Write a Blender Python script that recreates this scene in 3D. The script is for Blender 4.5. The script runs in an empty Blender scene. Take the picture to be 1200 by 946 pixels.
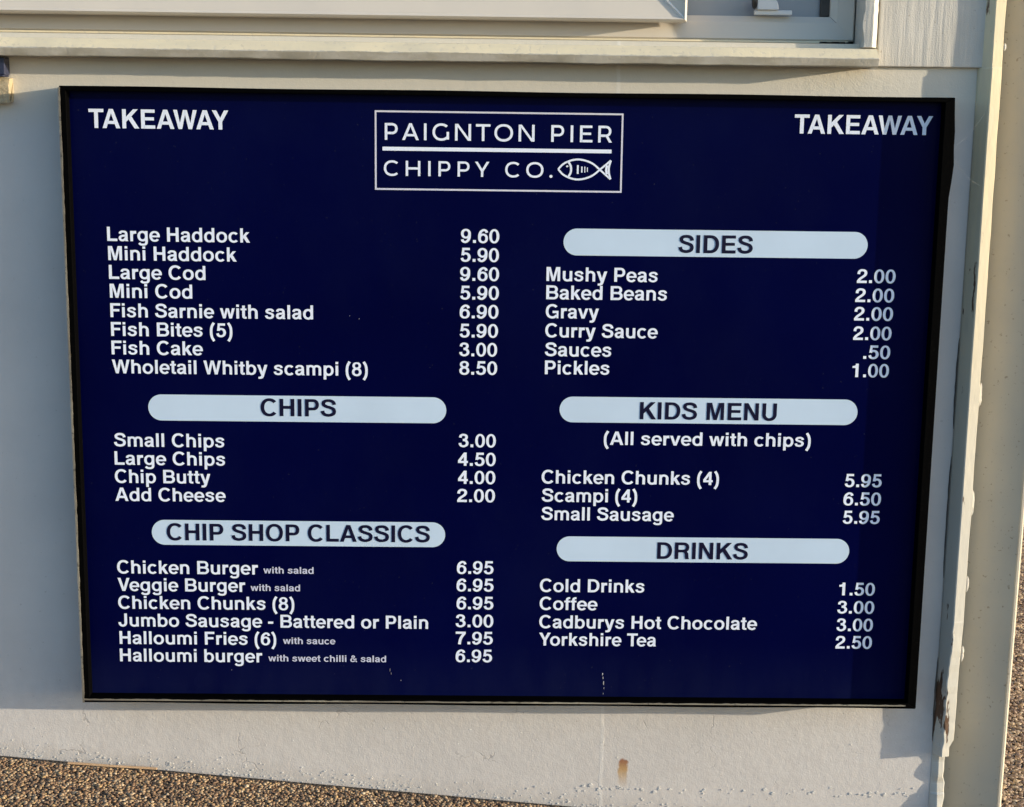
import bpy, bmesh, math, random
import numpy as np
from mathutils import Vector, Matrix
random.seed(7); rng = np.random.default_rng(7)
scene = bpy.context.scene
C = scene.collection

# ------------------------------------------------------------------ camera
cam_d = bpy.data.cameras.new("camera")
cam_d.sensor_fit = 'HORIZONTAL'; cam_d.sensor_width = 36.0
cam_d.lens = 36.0 * 1800 / 1200
cam_d.clip_start = 0.05; cam_d.clip_end = 2000
cam = bpy.data.objects.new("camera", cam_d); C.objects.link(cam)
PITCH, YAW, ROLL = 0.18459526, -0.01458021, 0.01314588
cx, sx = math.cos(PITCH), math.sin(PITCH); cz, sz = math.cos(YAW), math.sin(YAW)
fwd = Vector((-sz*cx, cz*cx, -sx)); rt = Vector((cz, sz, 0)); upv = rt.cross(fwd)
cr, sr = math.cos(ROLL), math.sin(ROLL)
rt2 = cr*rt + sr*upv; up2 = -sr*rt + cr*upv
M = Matrix((rt2, up2, -fwd)).transposed().to_4x4()
M.translation = Vector((0.5738, -2.1282, 0.8274))
cam.matrix_world = M
scene.camera = cam

# ------------------------------------------------------------------ light
SUN_AZ = math.atan(4.5)           # away from the wall normal, to the right
SUN_EL = math.radians(7.8)
sun_dir = Vector((math.sin(SUN_AZ)*math.cos(SUN_EL), -math.cos(SUN_AZ)*math.cos(SUN_EL), math.sin(SUN_EL)))
world = bpy.data.worlds.new("World"); scene.world = world; world.use_nodes = True
wn = world.node_tree.nodes; wl = world.node_tree.links; wn.clear()
sky = wn.new("ShaderNodeTexSky"); sky.sky_type = 'NISHITA'; sky.sun_disc = False
sky.sun_elevation = SUN_EL
sky.sun_rotation = math.atan2(sun_dir.x, sun_dir.y)
sky.air_density = 1.0; sky.dust_density = 1.6; sky.ozone_density = 3.0
bg = wn.new("ShaderNodeBackground"); bg.inputs[1].default_value = 0.15
wo = wn.new("ShaderNodeOutputWorld")
wl.new(sky.outputs[0], bg.inputs[0]); wl.new(bg.outputs[0], wo.inputs[0])
sun_d = bpy.data.lights.new("sun", 'SUN'); sun_d.energy = 2.7; sun_d.angle = math.radians(0.5)
sun_d.color = (1.0, 0.855, 0.64)
sun = bpy.data.objects.new("sun", sun_d); C.objects.link(sun)
sun.rotation_euler = sun_dir.to_track_quat('Z', 'Y').to_euler()
sun.location = sun_dir * 20
vs = scene.view_settings
vs.view_transform = 'Standard'; vs.look = 'None'; vs.gamma = 1.0; vs.use_curve_mapping = False
vs.exposure = 1.50

# ------------------------------------------------------------------ node helpers
def new_mat(name):
    m = bpy.data.materials.new(name); m.use_nodes = True
    nt = m.node_tree
    return m, nt, nt.nodes["Principled BSDF"]
def N(nt, t, **kw):
    n = nt.nodes.new(t)
    for k, v in kw.items(): setattr(n, k, v)
    return n
def sock(nt, inp, v):
    if hasattr(v, 'is_output') or isinstance(v, bpy.types.NodeSocket): nt.links.new(v, inp)
    else: inp.default_value = v
def math_n(nt, op, a, b=0.0, clamp=False):
    n = N(nt, 'ShaderNodeMath', operation=op); n.use_clamp = clamp
    sock(nt, n.inputs[0], a); sock(nt, n.inputs[1], b); return n.outputs[0]
def mix(nt, f, a, b):
    n = N(nt, 'ShaderNodeMix', data_type='RGBA')
    sock(nt, n.inputs[0], f)
    sock(nt, n.inputs[6], (*a, 1) if isinstance(a, tuple) and len(a) == 3 else a)
    sock(nt, n.inputs[7], (*b, 1) if isinstance(b, tuple) and len(b) == 3 else b)
    return n.outputs[2]
def ramp(nt, f, lo, hi):
    n = N(nt, 'ShaderNodeMapRange'); n.clamp = True
    sock(nt, n.inputs[0], f); n.inputs[1].default_value = lo; n.inputs[2].default_value = hi
    n.inputs[3].default_value = 0; n.inputs[4].default_value = 1
    return n.outputs[0]
def coord(nt, scale=(1, 1, 1)):
    t = N(nt, 'ShaderNodeTexCoord'); mp = N(nt, 'ShaderNodeMapping'); mp.inputs['Scale'].default_value = scale
    nt.links.new(t.outputs['Object'], mp.inputs[0]); return mp.outputs[0]
def noise(nt, vec, scale, detail=4, rough=0.55):
    n = N(nt, 'ShaderNodeTexNoise'); n.inputs['Scale'].default_value = scale
    n.inputs['Detail'].default_value = detail; n.inputs['Roughness'].default_value = rough
    nt.links.new(vec, n.inputs['Vector']); return n.outputs[0]
def bump(nt, bsdf, h, strength, dist):
    b = N(nt, 'ShaderNodeBump'); b.inputs['Strength'].default_value = strength; b.inputs['Distance'].default_value = dist
    nt.links.new(h, b.inputs['Height']); nt.links.new(b.outputs[0], bsdf.inputs['Normal'])

def paint(name, col, col2, rough=0.5, grain=(1, 1, 1), gscale=60, b=0.25, bd=0.002, spots=0.0, spot_col=(0.25, 0.19, 0.12)):
    """weathered paint: blotchy tint, brush grain bump, few dirt specks"""
    m, nt, p = new_mat(name)
    v = coord(nt); vg = coord(nt, grain)
    c = mix(nt, ramp(nt, noise(nt, v, 7, 5), 0.35, 0.68), col, col2)
    if spots:
        s = ramp(nt, noise(nt, v, 170, 3), 0.70 - spots*0.1, 0.76 - spots*0.1)
        c = mix(nt, math_n(nt, 'MULTIPLY', s, 0.6), c, spot_col)
    nt.links.new(c, p.inputs['Base Color'])
    p.inputs['Roughness'].default_value = rough
    h = math_n(nt, 'ADD', noise(nt, vg, gscale, 6), math_n(nt, 'MULTIPLY', noise(nt, v, gscale*5, 2), 0.35))
    bump(nt, p, h, b, bd)
    return m

# lower wall: rendered panel, thick grey-white paint, rust drip, run marks
def wall_material():
    m, nt, p = new_mat("weathered_wall_paint")
    v = coord(nt)
    sep = N(nt, 'ShaderNodeSeparateXYZ'); nt.links.new(v, sep.inputs[0])
    X, Z = sep.outputs[0], sep.outputs[2]
    c = mix(nt, ramp(nt, noise(nt, v, 5, 6), 0.35, 0.68), (0.53, 0.510, 0.492), (0.595, 0.570, 0.545))
    # grime low down near the ground
    low = ramp(nt, math_n(nt, 'ADD', Z, math_n(nt, 'ADD', math_n(nt, 'MULTIPLY', X, 0.088), math_n(nt, 'MULTIPLY', noise(nt, v, 40, 5), 0.05))), -0.062, -0.10)
    c = mix(nt, math_n(nt, 'MULTIPLY', low, 0.45), c, (0.33, 0.29, 0.24))
    mott = ramp(nt, noise(nt, v, 55, 6, 0.65), 0.35, 0.70)
    c = mix(nt, math_n(nt, 'MULTIPLY', mott, math_n(nt, 'ADD', math_n(nt, 'MULTIPLY', ramp(nt, Z, 0.10, -0.02), 0.30), 0.08)), c, (0.46, 0.425, 0.40))
    pit = math_n(nt, 'MULTIPLY', ramp(nt, noise(nt, v, 240, 2), 0.685, 0.72), ramp(nt, noise(nt, v, 9, 3), 0.42, 0.6))
    c = mix(nt, math_n(nt, 'MULTIPLY', pit, math_n(nt, 'ADD', math_n(nt, 'MULTIPLY', ramp(nt, Z, 0.10, -0.02), 0.5), 0.12)), c, (0.20, 0.165, 0.14))
    crk = N(nt, 'ShaderNodeTexVoronoi'); crk.feature = 'DISTANCE_TO_EDGE'; crk.inputs['Scale'].default_value = 11
    wv = N(nt, 'ShaderNodeVectorMath', operation='ADD'); nz_ = N(nt, 'ShaderNodeTexNoise'); nz_.inputs['Scale'].default_value = 45; nt.links.new(v, nz_.inputs['Vector'])
    sc_ = N(nt, 'ShaderNodeVectorMath', operation='SCALE'); sc_.inputs['Scale'].default_value = 0.05; nt.links.new(nz_.outputs['Color'], sc_.inputs[0])
    nt.links.new(v, wv.inputs[0]); nt.links.new(sc_.outputs[0], wv.inputs[1]); nt.links.new(wv.outputs[0], crk.inputs['Vector'])
    crack = math_n(nt, 'MULTIPLY', ramp(nt, crk.outputs['Distance'], 0.014, 0.004), math_n(nt, 'MULTIPLY', ramp(nt, noise(nt, v, 16, 3), 0.56, 0.62), ramp(nt, Z, 0.0, -0.05)))
    c = mix(nt, math_n(nt, 'MULTIPLY', crack, 0.35), c, (0.17, 0.14, 0.12))
    sp = ramp(nt, noise(nt, v, 120, 3), 0.68, 0.74)
    c = mix(nt, math_n(nt, 'MULTIPLY', sp, 0.35), c, (0.22, 0.18, 0.14))
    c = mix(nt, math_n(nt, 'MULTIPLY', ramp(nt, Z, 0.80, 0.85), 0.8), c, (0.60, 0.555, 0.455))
    # pale run of paint
    wob = math_n(nt, 'MULTIPLY', math_n(nt, 'SUBTRACT', noise(nt, v, 30, 2), 0.5), 0.006)
    d = math_n(nt, 'ABSOLUTE', math_n(nt, 'SUBTRACT', math_n(nt, 'ADD', X, wob), 0.7435))
    run = math_n(nt, 'SUBTRACT', 1.0, ramp(nt, d, 0.0015, 0.0035))
    c = mix(nt, math_n(nt, 'MULTIPLY', run, 0.35), c, (0.72, 0.71, 0.68))
    # rust bleeding from a buried fixing
    wob2 = math_n(nt, 'MULTIPLY', math_n(nt, 'SUBTRACT', noise(nt, v, 95, 5), 0.5), 0.011)
    dx = math_n(nt, 'ABSOLUTE', math_n(nt, 'SUBTRACT', math_n(nt, 'ADD', X, wob2), 0.7755))
    rx = math_n(nt, 'SUBTRACT', 1.0, ramp(nt, dx, 0.0050, 0.0080))
    rz = math_n(nt, 'MULTIPLY', ramp(nt, math_n(nt, 'ADD', math_n(nt, 'ADD', Z, wob2), math_n(nt, 'MULTIPLY', math_n(nt, 'MULTIPLY', dx, dx), 90.0)), -0.0995, -0.103), ramp(nt, Z, -0.148, -0.118))
    r = math_n(nt, 'MULTIPLY', rx, rz)
    rc = mix(nt, ramp(nt, Z, -0.118, -0.105), (0.42, 0.25, 0.085), (0.25, 0.085, 0.02))
    c = mix(nt, math_n(nt, 'MULTIPLY', r, 0.9), c, rc)
    nt.links.new(c, p.inputs['Base Color'])
    p.inputs['Roughness'].default_value = 0.55
    rough = math_n(nt, 'ADD', ramp(nt, Z, 0.10, -0.02), math_n(nt, 'MULTIPLY', ramp(nt, Z, 0.83, 0.86), 0.8))     # coarse roller render low down, thick brushwork under the sill
    h1 = math_n(nt, 'MULTIPLY', noise(nt, v, 110, 5), math_n(nt, 'ADD', math_n(nt, 'MULTIPLY', rough, 0.42), 0.2))
    h2 = math_n(nt, 'MULTIPLY', noise(nt, v, 420, 3), math_n(nt, 'ADD', math_n(nt, 'MULTIPLY', rough, 0.35), 0.1))
    h3 = math_n(nt, 'MULTIPLY', noise(nt, v, 22, 3), 0.5)
    bump(nt, p, math_n(nt, 'ADD', math_n(nt, 'ADD', h1, h2), math_n(nt, 'ADD', h3, math_n(nt, 'SUBTRACT', math_n(nt, 'MULTIPLY', run, 0.12), math_n(nt, 'ADD', math_n(nt, 'MULTIPLY', crack, 0.3), math_n(nt, 'MULTIPLY', pit, 0.3))))), 0.32, 0.0022)
    return m

def trim_material():
    m, nt, p = new_mat("peeling_cream_paint")
    v = coord(nt)
    sep = N(nt, 'ShaderNodeSeparateXYZ'); nt.links.new(v, sep.inputs[0]); Z = sep.outputs[2]
    c = mix(nt, ramp(nt, noise(nt, coord(nt, (1, 1, 0.15)), 90, 5), 0.35, 0.65), (0.66, 0.57, 0.37), (0.58, 0.51, 0.36))
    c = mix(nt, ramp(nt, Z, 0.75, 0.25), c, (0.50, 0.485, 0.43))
    zone = math_n(nt, 'MULTIPLY', ramp(nt, Z, 0.13, 0.02), ramp(nt, Z, -0.09, -0.03))
    side = ramp(nt, math_n(nt, 'ADD', sep.outputs[0], math_n(nt, 'MULTIPLY', math_n(nt, 'SUBTRACT', noise(nt, coord(nt, (1, 1, 0.5)), 90, 4), 0.5), 0.010)), 1.2490, 1.2478)
    pe = ramp(nt, math_n(nt, 'ADD', noise(nt, coord(nt, (1, 1, 0.18)), 90, 5), math_n(nt, 'MULTIPLY', zone, 0.15)), 0.64, 0.67)
    pe = math_n(nt, 'MULTIPLY', pe, side)
    wood = mix(nt, noise(nt, coord(nt, (1, 1, 0.1)), 150, 4), (0.035, 0.02, 0.013), (0.16, 0.085, 0.045))
    c = mix(nt, pe, c, wood)
    nt.links.new(c, p.inputs['Base Color']); p.inputs['Roughness'].default_value = 0.5
    h = math_n(nt, 'SUBTRACT', noise(nt, coord(nt, (1, 1, 0.3)), 160, 5), pe)
    bump(nt, p, h, 0.3, 0.0015)
    return m

def sill_material():
    m, nt, p = new_mat("worn_sill_paint")
    v = coord(nt); sep = N(nt, 'ShaderNodeSeparateXYZ'); nt.links.new(v, sep.inputs[0]); Z = sep.outputs[2]
    n1 = noise(nt, v, 130, 4)
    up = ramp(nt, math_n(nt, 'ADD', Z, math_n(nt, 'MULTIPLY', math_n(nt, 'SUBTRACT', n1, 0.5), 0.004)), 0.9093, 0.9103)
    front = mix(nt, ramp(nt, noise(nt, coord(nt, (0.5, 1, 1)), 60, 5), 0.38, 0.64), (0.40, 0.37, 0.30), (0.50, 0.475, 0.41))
    lit_nose = mix(nt, ramp(nt, noise(nt, coord(nt, (0.3, 1, 1)), 45, 5), 0.35, 0.66), (0.74, 0.645, 0.44), (0.66, 0.585, 0.42))  # nosing colour raised to carry the stronger light on its slope
    c = mix(nt, up, front, lit_nose)
    chip = ramp(nt, noise(nt, v, 150, 3), 0.60, 0.64)
    c = mix(nt, math_n(nt, 'MULTIPLY', chip, 0.3), c, mix(nt, noise(nt, v, 20, 1), (0.22, 0.18, 0.13), (0.78, 0.75, 0.68)))
    nt.links.new(c, p.inputs['Base Color']); p.inputs['Roughness'].default_value = 0.5
    bump(nt, p, math_n(nt, 'ADD', math_n(nt, 'ADD', noise(nt, v, 140, 5), noise(nt, v, 45, 3)), math_n(nt, 'MULTIPLY', chip, -0.5)), 0.28, 0.0012)
    return m
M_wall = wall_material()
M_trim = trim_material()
M_clad = paint("brushed_cream_paint", (0.47, 0.445, 0.39), (0.58, 0.555, 0.50), 0.5, (1, 1, 0.07), 110, 0.55, 0.002, 0.3)
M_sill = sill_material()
M_reveal = paint("tan_window_bed", (0.40, 0.31, 0.19), (0.32, 0.25, 0.16), 0.6)
M_pvc = paint("aged_plastic_frame", (0.61, 0.555, 0.475), (0.56, 0.515, 0.45), 0.38, (1, 1, 1), 30, 0.04, 0.001)
M_leaf = paint("drab_corner_paint", (0.52, 0.47, 0.37), (0.46, 0.42, 0.34), 0.45, (1, 1, 0.2), 40, 0.06, 0.001, 0.5, (0.2, 0.15, 0.1))
M_batten = paint("flaking_batten_paint", (0.44, 0.36, 0.21), (0.38, 0.31, 0.20), 0.6, (1, 1, 1), 200, 0.8, 0.003, 0.9)
M_recess = paint("dark_recess_navy", (0.015, 0.018, 0.05), (0.025, 0.03, 0.06), 0.45)  # dark colour of the box that stands in for a recess
M_dark = paint("dark_interior", (0.03, 0.028, 0.026), (0.02, 0.02, 0.02), 0.8)
M_gap = paint("dirty_gap_seal", (0.05, 0.045, 0.04), (0.10, 0.09, 0.08), 0.8)
M_knob = paint("black_plastic", (0.012, 0.012, 0.013), (0.016, 0.016, 0.017), 0.35)
M_stay = paint("white_plastic_catch", (0.70, 0.69, 0.67), (0.66, 0.65, 0.63), 0.35)
M_roof = paint("grey_roof_felt", (0.09, 0.09, 0.09), (0.12, 0.12, 0.12), 0.9)
M_stick = paint("bare_wood_stick", (0.50, 0.34, 0.20), (0.42, 0.27, 0.15), 0.7, (0.1, 1, 1), 300, 0.3, 0.001)
M_flake = paint("paint_flakes", (0.66, 0.64, 0.60), (0.55, 0.53, 0.49), 0.6)

def face_material():
    m, nt, p = new_mat("navy_gloss_print")
    v = coord(nt)
    c = mix(nt, ramp(nt, noise(nt, v, 3, 3), 0.3, 0.7), (0.0003, 0.0010, 0.027), (0.0004, 0.0014, 0.034))
    film = math_n(nt, 'MULTIPLY', ramp(nt, noise(nt, coord(nt, (1, 1, 0.6)), 5, 6, 0.65), 0.45, 0.8), 0.008)
    sepf = N(nt, 'ShaderNodeSeparateXYZ'); nt.links.new(v, sepf.inputs[0])
    low = math_n(nt, 'MULTIPLY', ramp(nt, sepf.outputs[2], 0.09, 0.0), math_n(nt, 'MULTIPLY', noise(nt, coord(nt, (1, 1, 0.3)), 40, 5), 0.03))
    c = mix(nt, math_n(nt, 'ADD', film, low), c, (0.19, 0.25, 0.38))
    dust = ramp(nt, noise(nt, v, 260, 2), 0.745, 0.80)
    c = mix(nt, math_n(nt, 'MULTIPLY', dust, 0.12), c, (0.25, 0.25, 0.27))
    nt.links.new(c, p.inputs['Base Color'])
    rg = math_n(nt, 'ADD', math_n(nt, 'MULTIPLY', noise(nt, v, 9, 4), 0.22), 0.12)
    nt.links.new(rg, p.inputs['Roughness'])
    p.inputs['Specular IOR Level'].default_value = 0.04
    bump(nt, p, noise(nt, v, 6, 2), 0.08, 0.004)
    return m
def frame_material():
    m, nt, p = new_mat("worn_black_frame")
    v = coord(nt)
    w = ramp(nt, noise(nt, v, 190, 5, 0.65), 0.60, 0.70)
    c = mix(nt, math_n(nt, 'MULTIPLY', w, 0.10), (0.0011, 0.0011, 0.0012), (0.035, 0.03, 0.023))
    nt.links.new(c, p.inputs['Base Color']); p.inputs['Roughness'].default_value = 0.6
    p.inputs['Specular IOR Level'].default_value = 0.02
    bump(nt, p, noise(nt, v, 200, 4), 0.3, 0.001)
    return m
def vinyl(name, col, rough=0.3):
    m, nt, p = new_mat(name)
    v = coord(nt)
    c = mix(nt, ramp(nt, noise(nt, v, 14, 4), 0.3, 0.7), col, tuple(x*0.94 for x in col))
    nt.links.new(c, p.inputs['Base Color']); p.inputs['Roughness'].default_value = rough
    p.inputs['Specular IOR Level'].default_value = 0.35
    return m
M_face = face_material(); M_frame = frame_material()
M_edge = paint("bare_frame_lip", (0.30, 0.27, 0.21), (0.16, 0.14, 0.11), 0.45, (1, 1, 1), 250, 0.5, 0.001, 0.9, (0.03, 0.03, 0.03))
M_white = vinyl("white_vinyl", (0.76, 0.82, 0.95)); M_pill = vinyl("pale_blue_vinyl", (0.52, 0.65, 0.80))
M_ink = vinyl("navy_vinyl", (0.003, 0.003, 0.026)); M_small = vinyl("lilac_vinyl", (0.55, 0.57, 0.72))
M_border = vinyl("lilac_white_vinyl", (0.62, 0.62, 0.74))
M_drop = paint("dried_white_drip", (0.30, 0.30, 0.34), (0.10, 0.10, 0.16), 0.7, (1, 1, 1), 200)

def pane_material():
    m, nt, p = new_mat("frosted_pane")
    v = coord(nt)
    c = mix(nt, noise(nt, v, 4, 3), (0.30, 0.31, 0.33), (0.36, 0.37, 0.385))
    nt.links.new(c, p.inputs['Base Color']); p.inputs['Roughness'].default_value = 0.25
    return m
M_pane = pane_material()

def ground_material():
    m, nt, p = new_mat("bound_gravel")
    v = coord(nt)
    vo = N(nt, 'ShaderNodeTexVoronoi'); vo.inputs['Scale'].default_value = 190; nt.links.new(v, vo.inputs['Vector'])
    sepc = N(nt, 'ShaderNodeSeparateColor'); nt.links.new(vo.outputs['Color'], sepc.inputs[0])
    cr_ = N(nt, 'ShaderNodeValToRGB'); nt.links.new(sepc.outputs[0], cr_.inputs[0])
    e = cr_.color_ramp.elements; e[0].color = (0.05, 0.03, 0.02, 1); e[1].color = (0.42, 0.33, 0.22, 1)
    for pos, col in ((0.25, (0.13, 0.075, 0.04, 1)), (0.5, (0.24, 0.15, 0.08, 1)), (0.75, (0.30, 0.21, 0.12, 1))):
        k = e.new(pos); k.color = col
    edge = ramp(nt, vo.outputs['Distance'], 0.62, 0.35)
    big = ramp(nt, noise(nt, v, 3, 4), 0.3, 0.7)
    c = mix(nt, edge, (0.03, 0.02, 0.015), cr_.outputs[0])
    c = mix(nt, math_n(nt, 'MULTIPLY', big, 0.35), c, (0.10, 0.07, 0.05))
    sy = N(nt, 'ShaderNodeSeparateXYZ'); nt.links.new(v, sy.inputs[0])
    c = mix(nt, ramp(nt, sy.outputs[1], -0.008, -0.005), c, (0.02, 0.016, 0.013))  # gap shadow along the wall foot, painted into the ground colour
    nt.links.new(c, p.inputs['Base Color']); p.inputs['Roughness'].default_value = 0.7
    hh = math_n(nt, 'SUBTRACT', 1.0, vo.outputs['Distance'])
    bump(nt, p, hh, 0.9, 0.005)
    return m
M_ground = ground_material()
def pebble_material():
    m, nt, p = new_mat("mixed_pebbles")
    g = N(nt, 'ShaderNodeAttribute'); g.attribute_name = "tint"; g.attribute_type = 'GEOMETRY'
    cr_ = N(nt, 'ShaderNodeValToRGB'); nt.links.new(g.outputs['Fac'], cr_.inputs[0])
    e = cr_.color_ramp.elements; e[0].color = (0.055, 0.035, 0.025, 1); e[1].color = (0.54, 0.43, 0.30, 1)
    for pos, col in ((0.18, (0.13, 0.072, 0.038, 1)), (0.4, (0.23, 0.135, 0.07, 1)), (0.6, (0.30, 0.195, 0.105, 1)), (0.8, (0.36, 0.27, 0.175, 1)), (0.92, (0.40, 0.26, 0.11, 1))):
        k = e.new(pos); k.color = col
    v = coord(nt)
    c = mix(nt, math_n(nt, 'MULTIPLY', ramp(nt, noise(nt, v, 500, 3), 0.35, 0.7), 0.35), cr_.outputs[0], (0.07, 0.05, 0.035))
    c = mix(nt, math_n(nt, 'MULTIPLY', ramp(nt, noise(nt, v, 9, 4, 0.6), 0.45, 0.66), 0.5), c, (0.10, 0.062, 0.04))
    nt.links.new(c, p.inputs['Base Color']); p.inputs['Roughness'].default_value = 0.55
    return m
M_pebble = pebble_material()

# ------------------------------------------------------------------ mesh helpers
class MB:
    def __init__(s): s.v = []; s.f = []
    def quad(s, a, b, c, d): i = len(s.v); s.v += [a, b, c, d]; s.f.append((i, i+1, i+2, i+3))
    def box(s, x0, x1, y0, y1, z0, z1):
        i = len(s.v)
        s.v += [(x0,y0,z0),(x1,y0,z0),(x1,y1,z0),(x0,y1,z0),(x0,y0,z1),(x1,y0,z1),(x1,y1,z1),(x0,y1,z1)]
        for f in ((0,3,2,1),(4,5,6,7),(0,1,5,4),(1,2,6,5),(2,3,7,6),(3,0,4,7)): s.f.append(tuple(i+k for k in f))
        return s
    def loft(s, rings, closed_ends=True):
        n = len(rings[0]); i = len(s.v)
        for r in rings: s.v += [tuple(p) for p in r]
        for k in range(len(rings)-1):
            for j in range(n):
                a = i+k*n+j; b = i+k*n+(j+1) % n
                s.f.append((a, b, b+n, a+n))
        if closed_ends:
            s.f.append(tuple(i+j for j in reversed(range(n)))); s.f.append(tuple(i+(len(rings)-1)*n+j for j in range(n)))
        return s
    def poly(s, pts, y):                       # flat outline facing the viewer (towards -y)
        i = len(s.v); a = 0
        for k in range(len(pts)):
            x0, z0 = pts[k]; x1, z1 = pts[(k+1) % len(pts)]; a += x0*z1-x1*z0
        if a < 0: pts = pts[::-1]
        s.v += [(x, y, z) for x, z in pts]; s.f.append(tuple(range(i, i+len(pts))))
        return s
    def build(s, name, mat, parent=None, bev=0.0, smooth=False, fix=True):
        me = bpy.data.meshes.new(name); me.from_pydata(s.v, [], s.f)
        if fix:
            bm = bmesh.new(); bm.from_mesh(me); bmesh.ops.recalc_face_normals(bm, faces=bm.faces); bm.to_mesh(me); bm.free()
        me.materials.append(mat)
        o = bpy.data.objects.new(name, me); C.objects.link(o)
        if parent: child(o, parent)
        if bev:
            b = o.modifiers.new("bevel", 'BEVEL'); b.width = bev; b.segments = 2; b.limit_method = 'ANGLE'
        if smooth:
            for p_ in me.polygons: p_.use_smooth = True
        return o
WLOC = {}
def wloc(o): return WLOC.get(o.name, Vector((0, 0, 0)))
def child(o, parent):                           # geometry is in world coordinates; parents are only translated
    o.parent = parent
    root = parent
    while root.parent: root = root.parent
    if root == parent: o.location = -wloc(root)
    WLOC[o.name] = Vector((0, 0, 0))
def thing(name, label, cat, loc, group=None):
    o = bpy.data.objects.new(name, None); C.objects.link(o); o.location = loc; WLOC[o.name] = Vector(loc)
    o.empty_display_size = 0.1
    o['label'] = label; o['category'] = cat
    if group: o['group'] = group
    return o
def tag(o, label, cat, kind=None):
    o['label'] = label; o['category'] = cat
    if kind: o['kind'] = kind
    return o

def ground_z(x):
    x = np.clip(x, -4.0, 6.0)
    return -0.1145 - 0.088*x

# ------------------------------------------------------------------ ground
def build_ground():
    xs = sorted(set([-400, -120, -40, -12, -4, -2, -1, 0, 1, 2, 3, 4, 6, 14, 40, 120, 400])); ys = [-400, -120, -40, -12, -4, -2, -1, 0, 1, 2, 4, 12, 40, 120, 400]
    mb = MB()
    for y in ys:
        for x in xs: mb.v.append((x, y, float(ground_z(x))-0.001))
    n = len(xs)
    for j in range(len(ys)-1):
        for i in range(n-1): mb.f.append((j*n+i, j*n+i+1, (j+1)*n+i+1, (j+1)*n+i))
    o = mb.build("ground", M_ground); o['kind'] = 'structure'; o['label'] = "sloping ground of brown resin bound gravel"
    return o
build_ground()

# loose-looking aggregate: thousands of little stones bedded in the surface
def build_gravel():
    bm = bmesh.new(); bmesh.ops.create_icosphere(bm, subdivisions=1, radius=1.0)
    bv = np.array([v.co[:] for v in bm.verts]); bf = np.array([[v.index for v in f.verts] for f in bm.faces]); bm.free()
    P = []
    def strip(x0, x1, y0, y1, d, keep=None):
        nx = int((x1-x0)/d); ny = int((y1-y0)/d)
        gx, gy = np.meshgrid(np.arange(nx), np.arange(ny))
        x = x0+(gx+rng.uniform(-.45, .45, gx.shape)+0.5*(gy % 2))*d; y = y0+(gy+rng.uniform(-.45, .45, gx.shape))*d
        x = x.ravel(); y = y.ravel()
        if keep is not None:
            k = keep(x, y); x = x[k]; y = y[k]
        r = d*rng.uniform(.46, .86, x.shape)
        P.append(np.stack([x, y, r], 1))
    strip(-0.32, 1.30, -0.24, -0.0045, 0.0043)
    strip(1.27, 2.4, -0.30, 2.45, 0.0068, lambda x, y: (x-1.335 > 0.30*(y-0.0)-0.03) & (x-1.335 < 0.36*(y+0.25)+0.16) & ~((x < 1.33) & (y > -0.02)))
    strip(-0.95, -0.32, -0.24, -0.006, 0.0066); strip(-0.95, 2.0, -0.62, -0.24, 0.0070)
    P = np.concatenate(P); n = len(P)
    V = np.repeat(bv[None], n, 0)*(1+rng.uniform(-.22, .22, (n, len(bv), 1)))
    V[:, :, 0] *= rng.uniform(.75, 1.35, (n, 1)); V[:, :, 2] *= rng.uniform(.32, .7, (n, 1))
    a = rng.uniform(0, 6.283, (n, 1)); ca, sa = np.cos(a), np.sin(a)
    X = V[:, :, 0]*ca-V[:, :, 1]*sa; Y = V[:, :, 0]*sa+V[:, :, 1]*ca
    r = P[:, 2:3]
    W = np.stack([X*r+P[:, 0:1], np.minimum(Y*r+P[:, 1:2], np.where((P[:, 0:1] < 1.27) & (P[:, 1:2] > -0.24), -0.001, 9)), V[:, :, 2]*r+ground_z(P[:, 0:1])+r*rng.uniform(-.25, .35, (n, 1))], 2)
    F = (bf[None]+(np.arange(n)*len(bv))[:, None, None]).reshape(-1, 3)
    me = bpy.data.meshes.new("gravel")
    me.vertices.add(n*len(bv)); me.vertices.foreach_set("co", W.ravel().astype(np.float32))
    me.loops.add(F.size); me.loops.foreach_set("vertex_index", F.ravel().astype(np.int32))
    me.polygons.add(len(F)); me.polygons.foreach_set("loop_start", np.arange(0, F.size, 3, dtype=np.int32))
    me.polygons.foreach_set("loop_total", np.full(len(F), 3, dtype=np.int32))
    me.update(); me.validate()
    at = me.attributes.new("tint", 'FLOAT', 'POINT')
    at.data.foreach_set("value", np.repeat(rng.uniform(0, 1, n), len(bv)).astype(np.float32))
    me.materials.append(M_pebble)
    o = bpy.data.objects.new("gravel", me); C.objects.link(o)
    o['kind'] = 'stuff'; o['label'] = "small brown and tan gravel stones along the foot of the wall"; o['category'] = "gravel"
build_gravel()

# ------------------------------------------------------------------ kiosk
K = thing("kiosk", "cream painted takeaway kiosk with a plastic window above the navy board", "kiosk", (0.2, 1.0, -0.17))
TRIM_X = 1.2415
# lower wall panel (finely divided so its foot and face are not ruler flat)
MB().box(-2.2, TRIM_X+0.004, 0.0, 0.04, -0.6, 0.93).build("wall_panel", M_wall, K)
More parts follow.
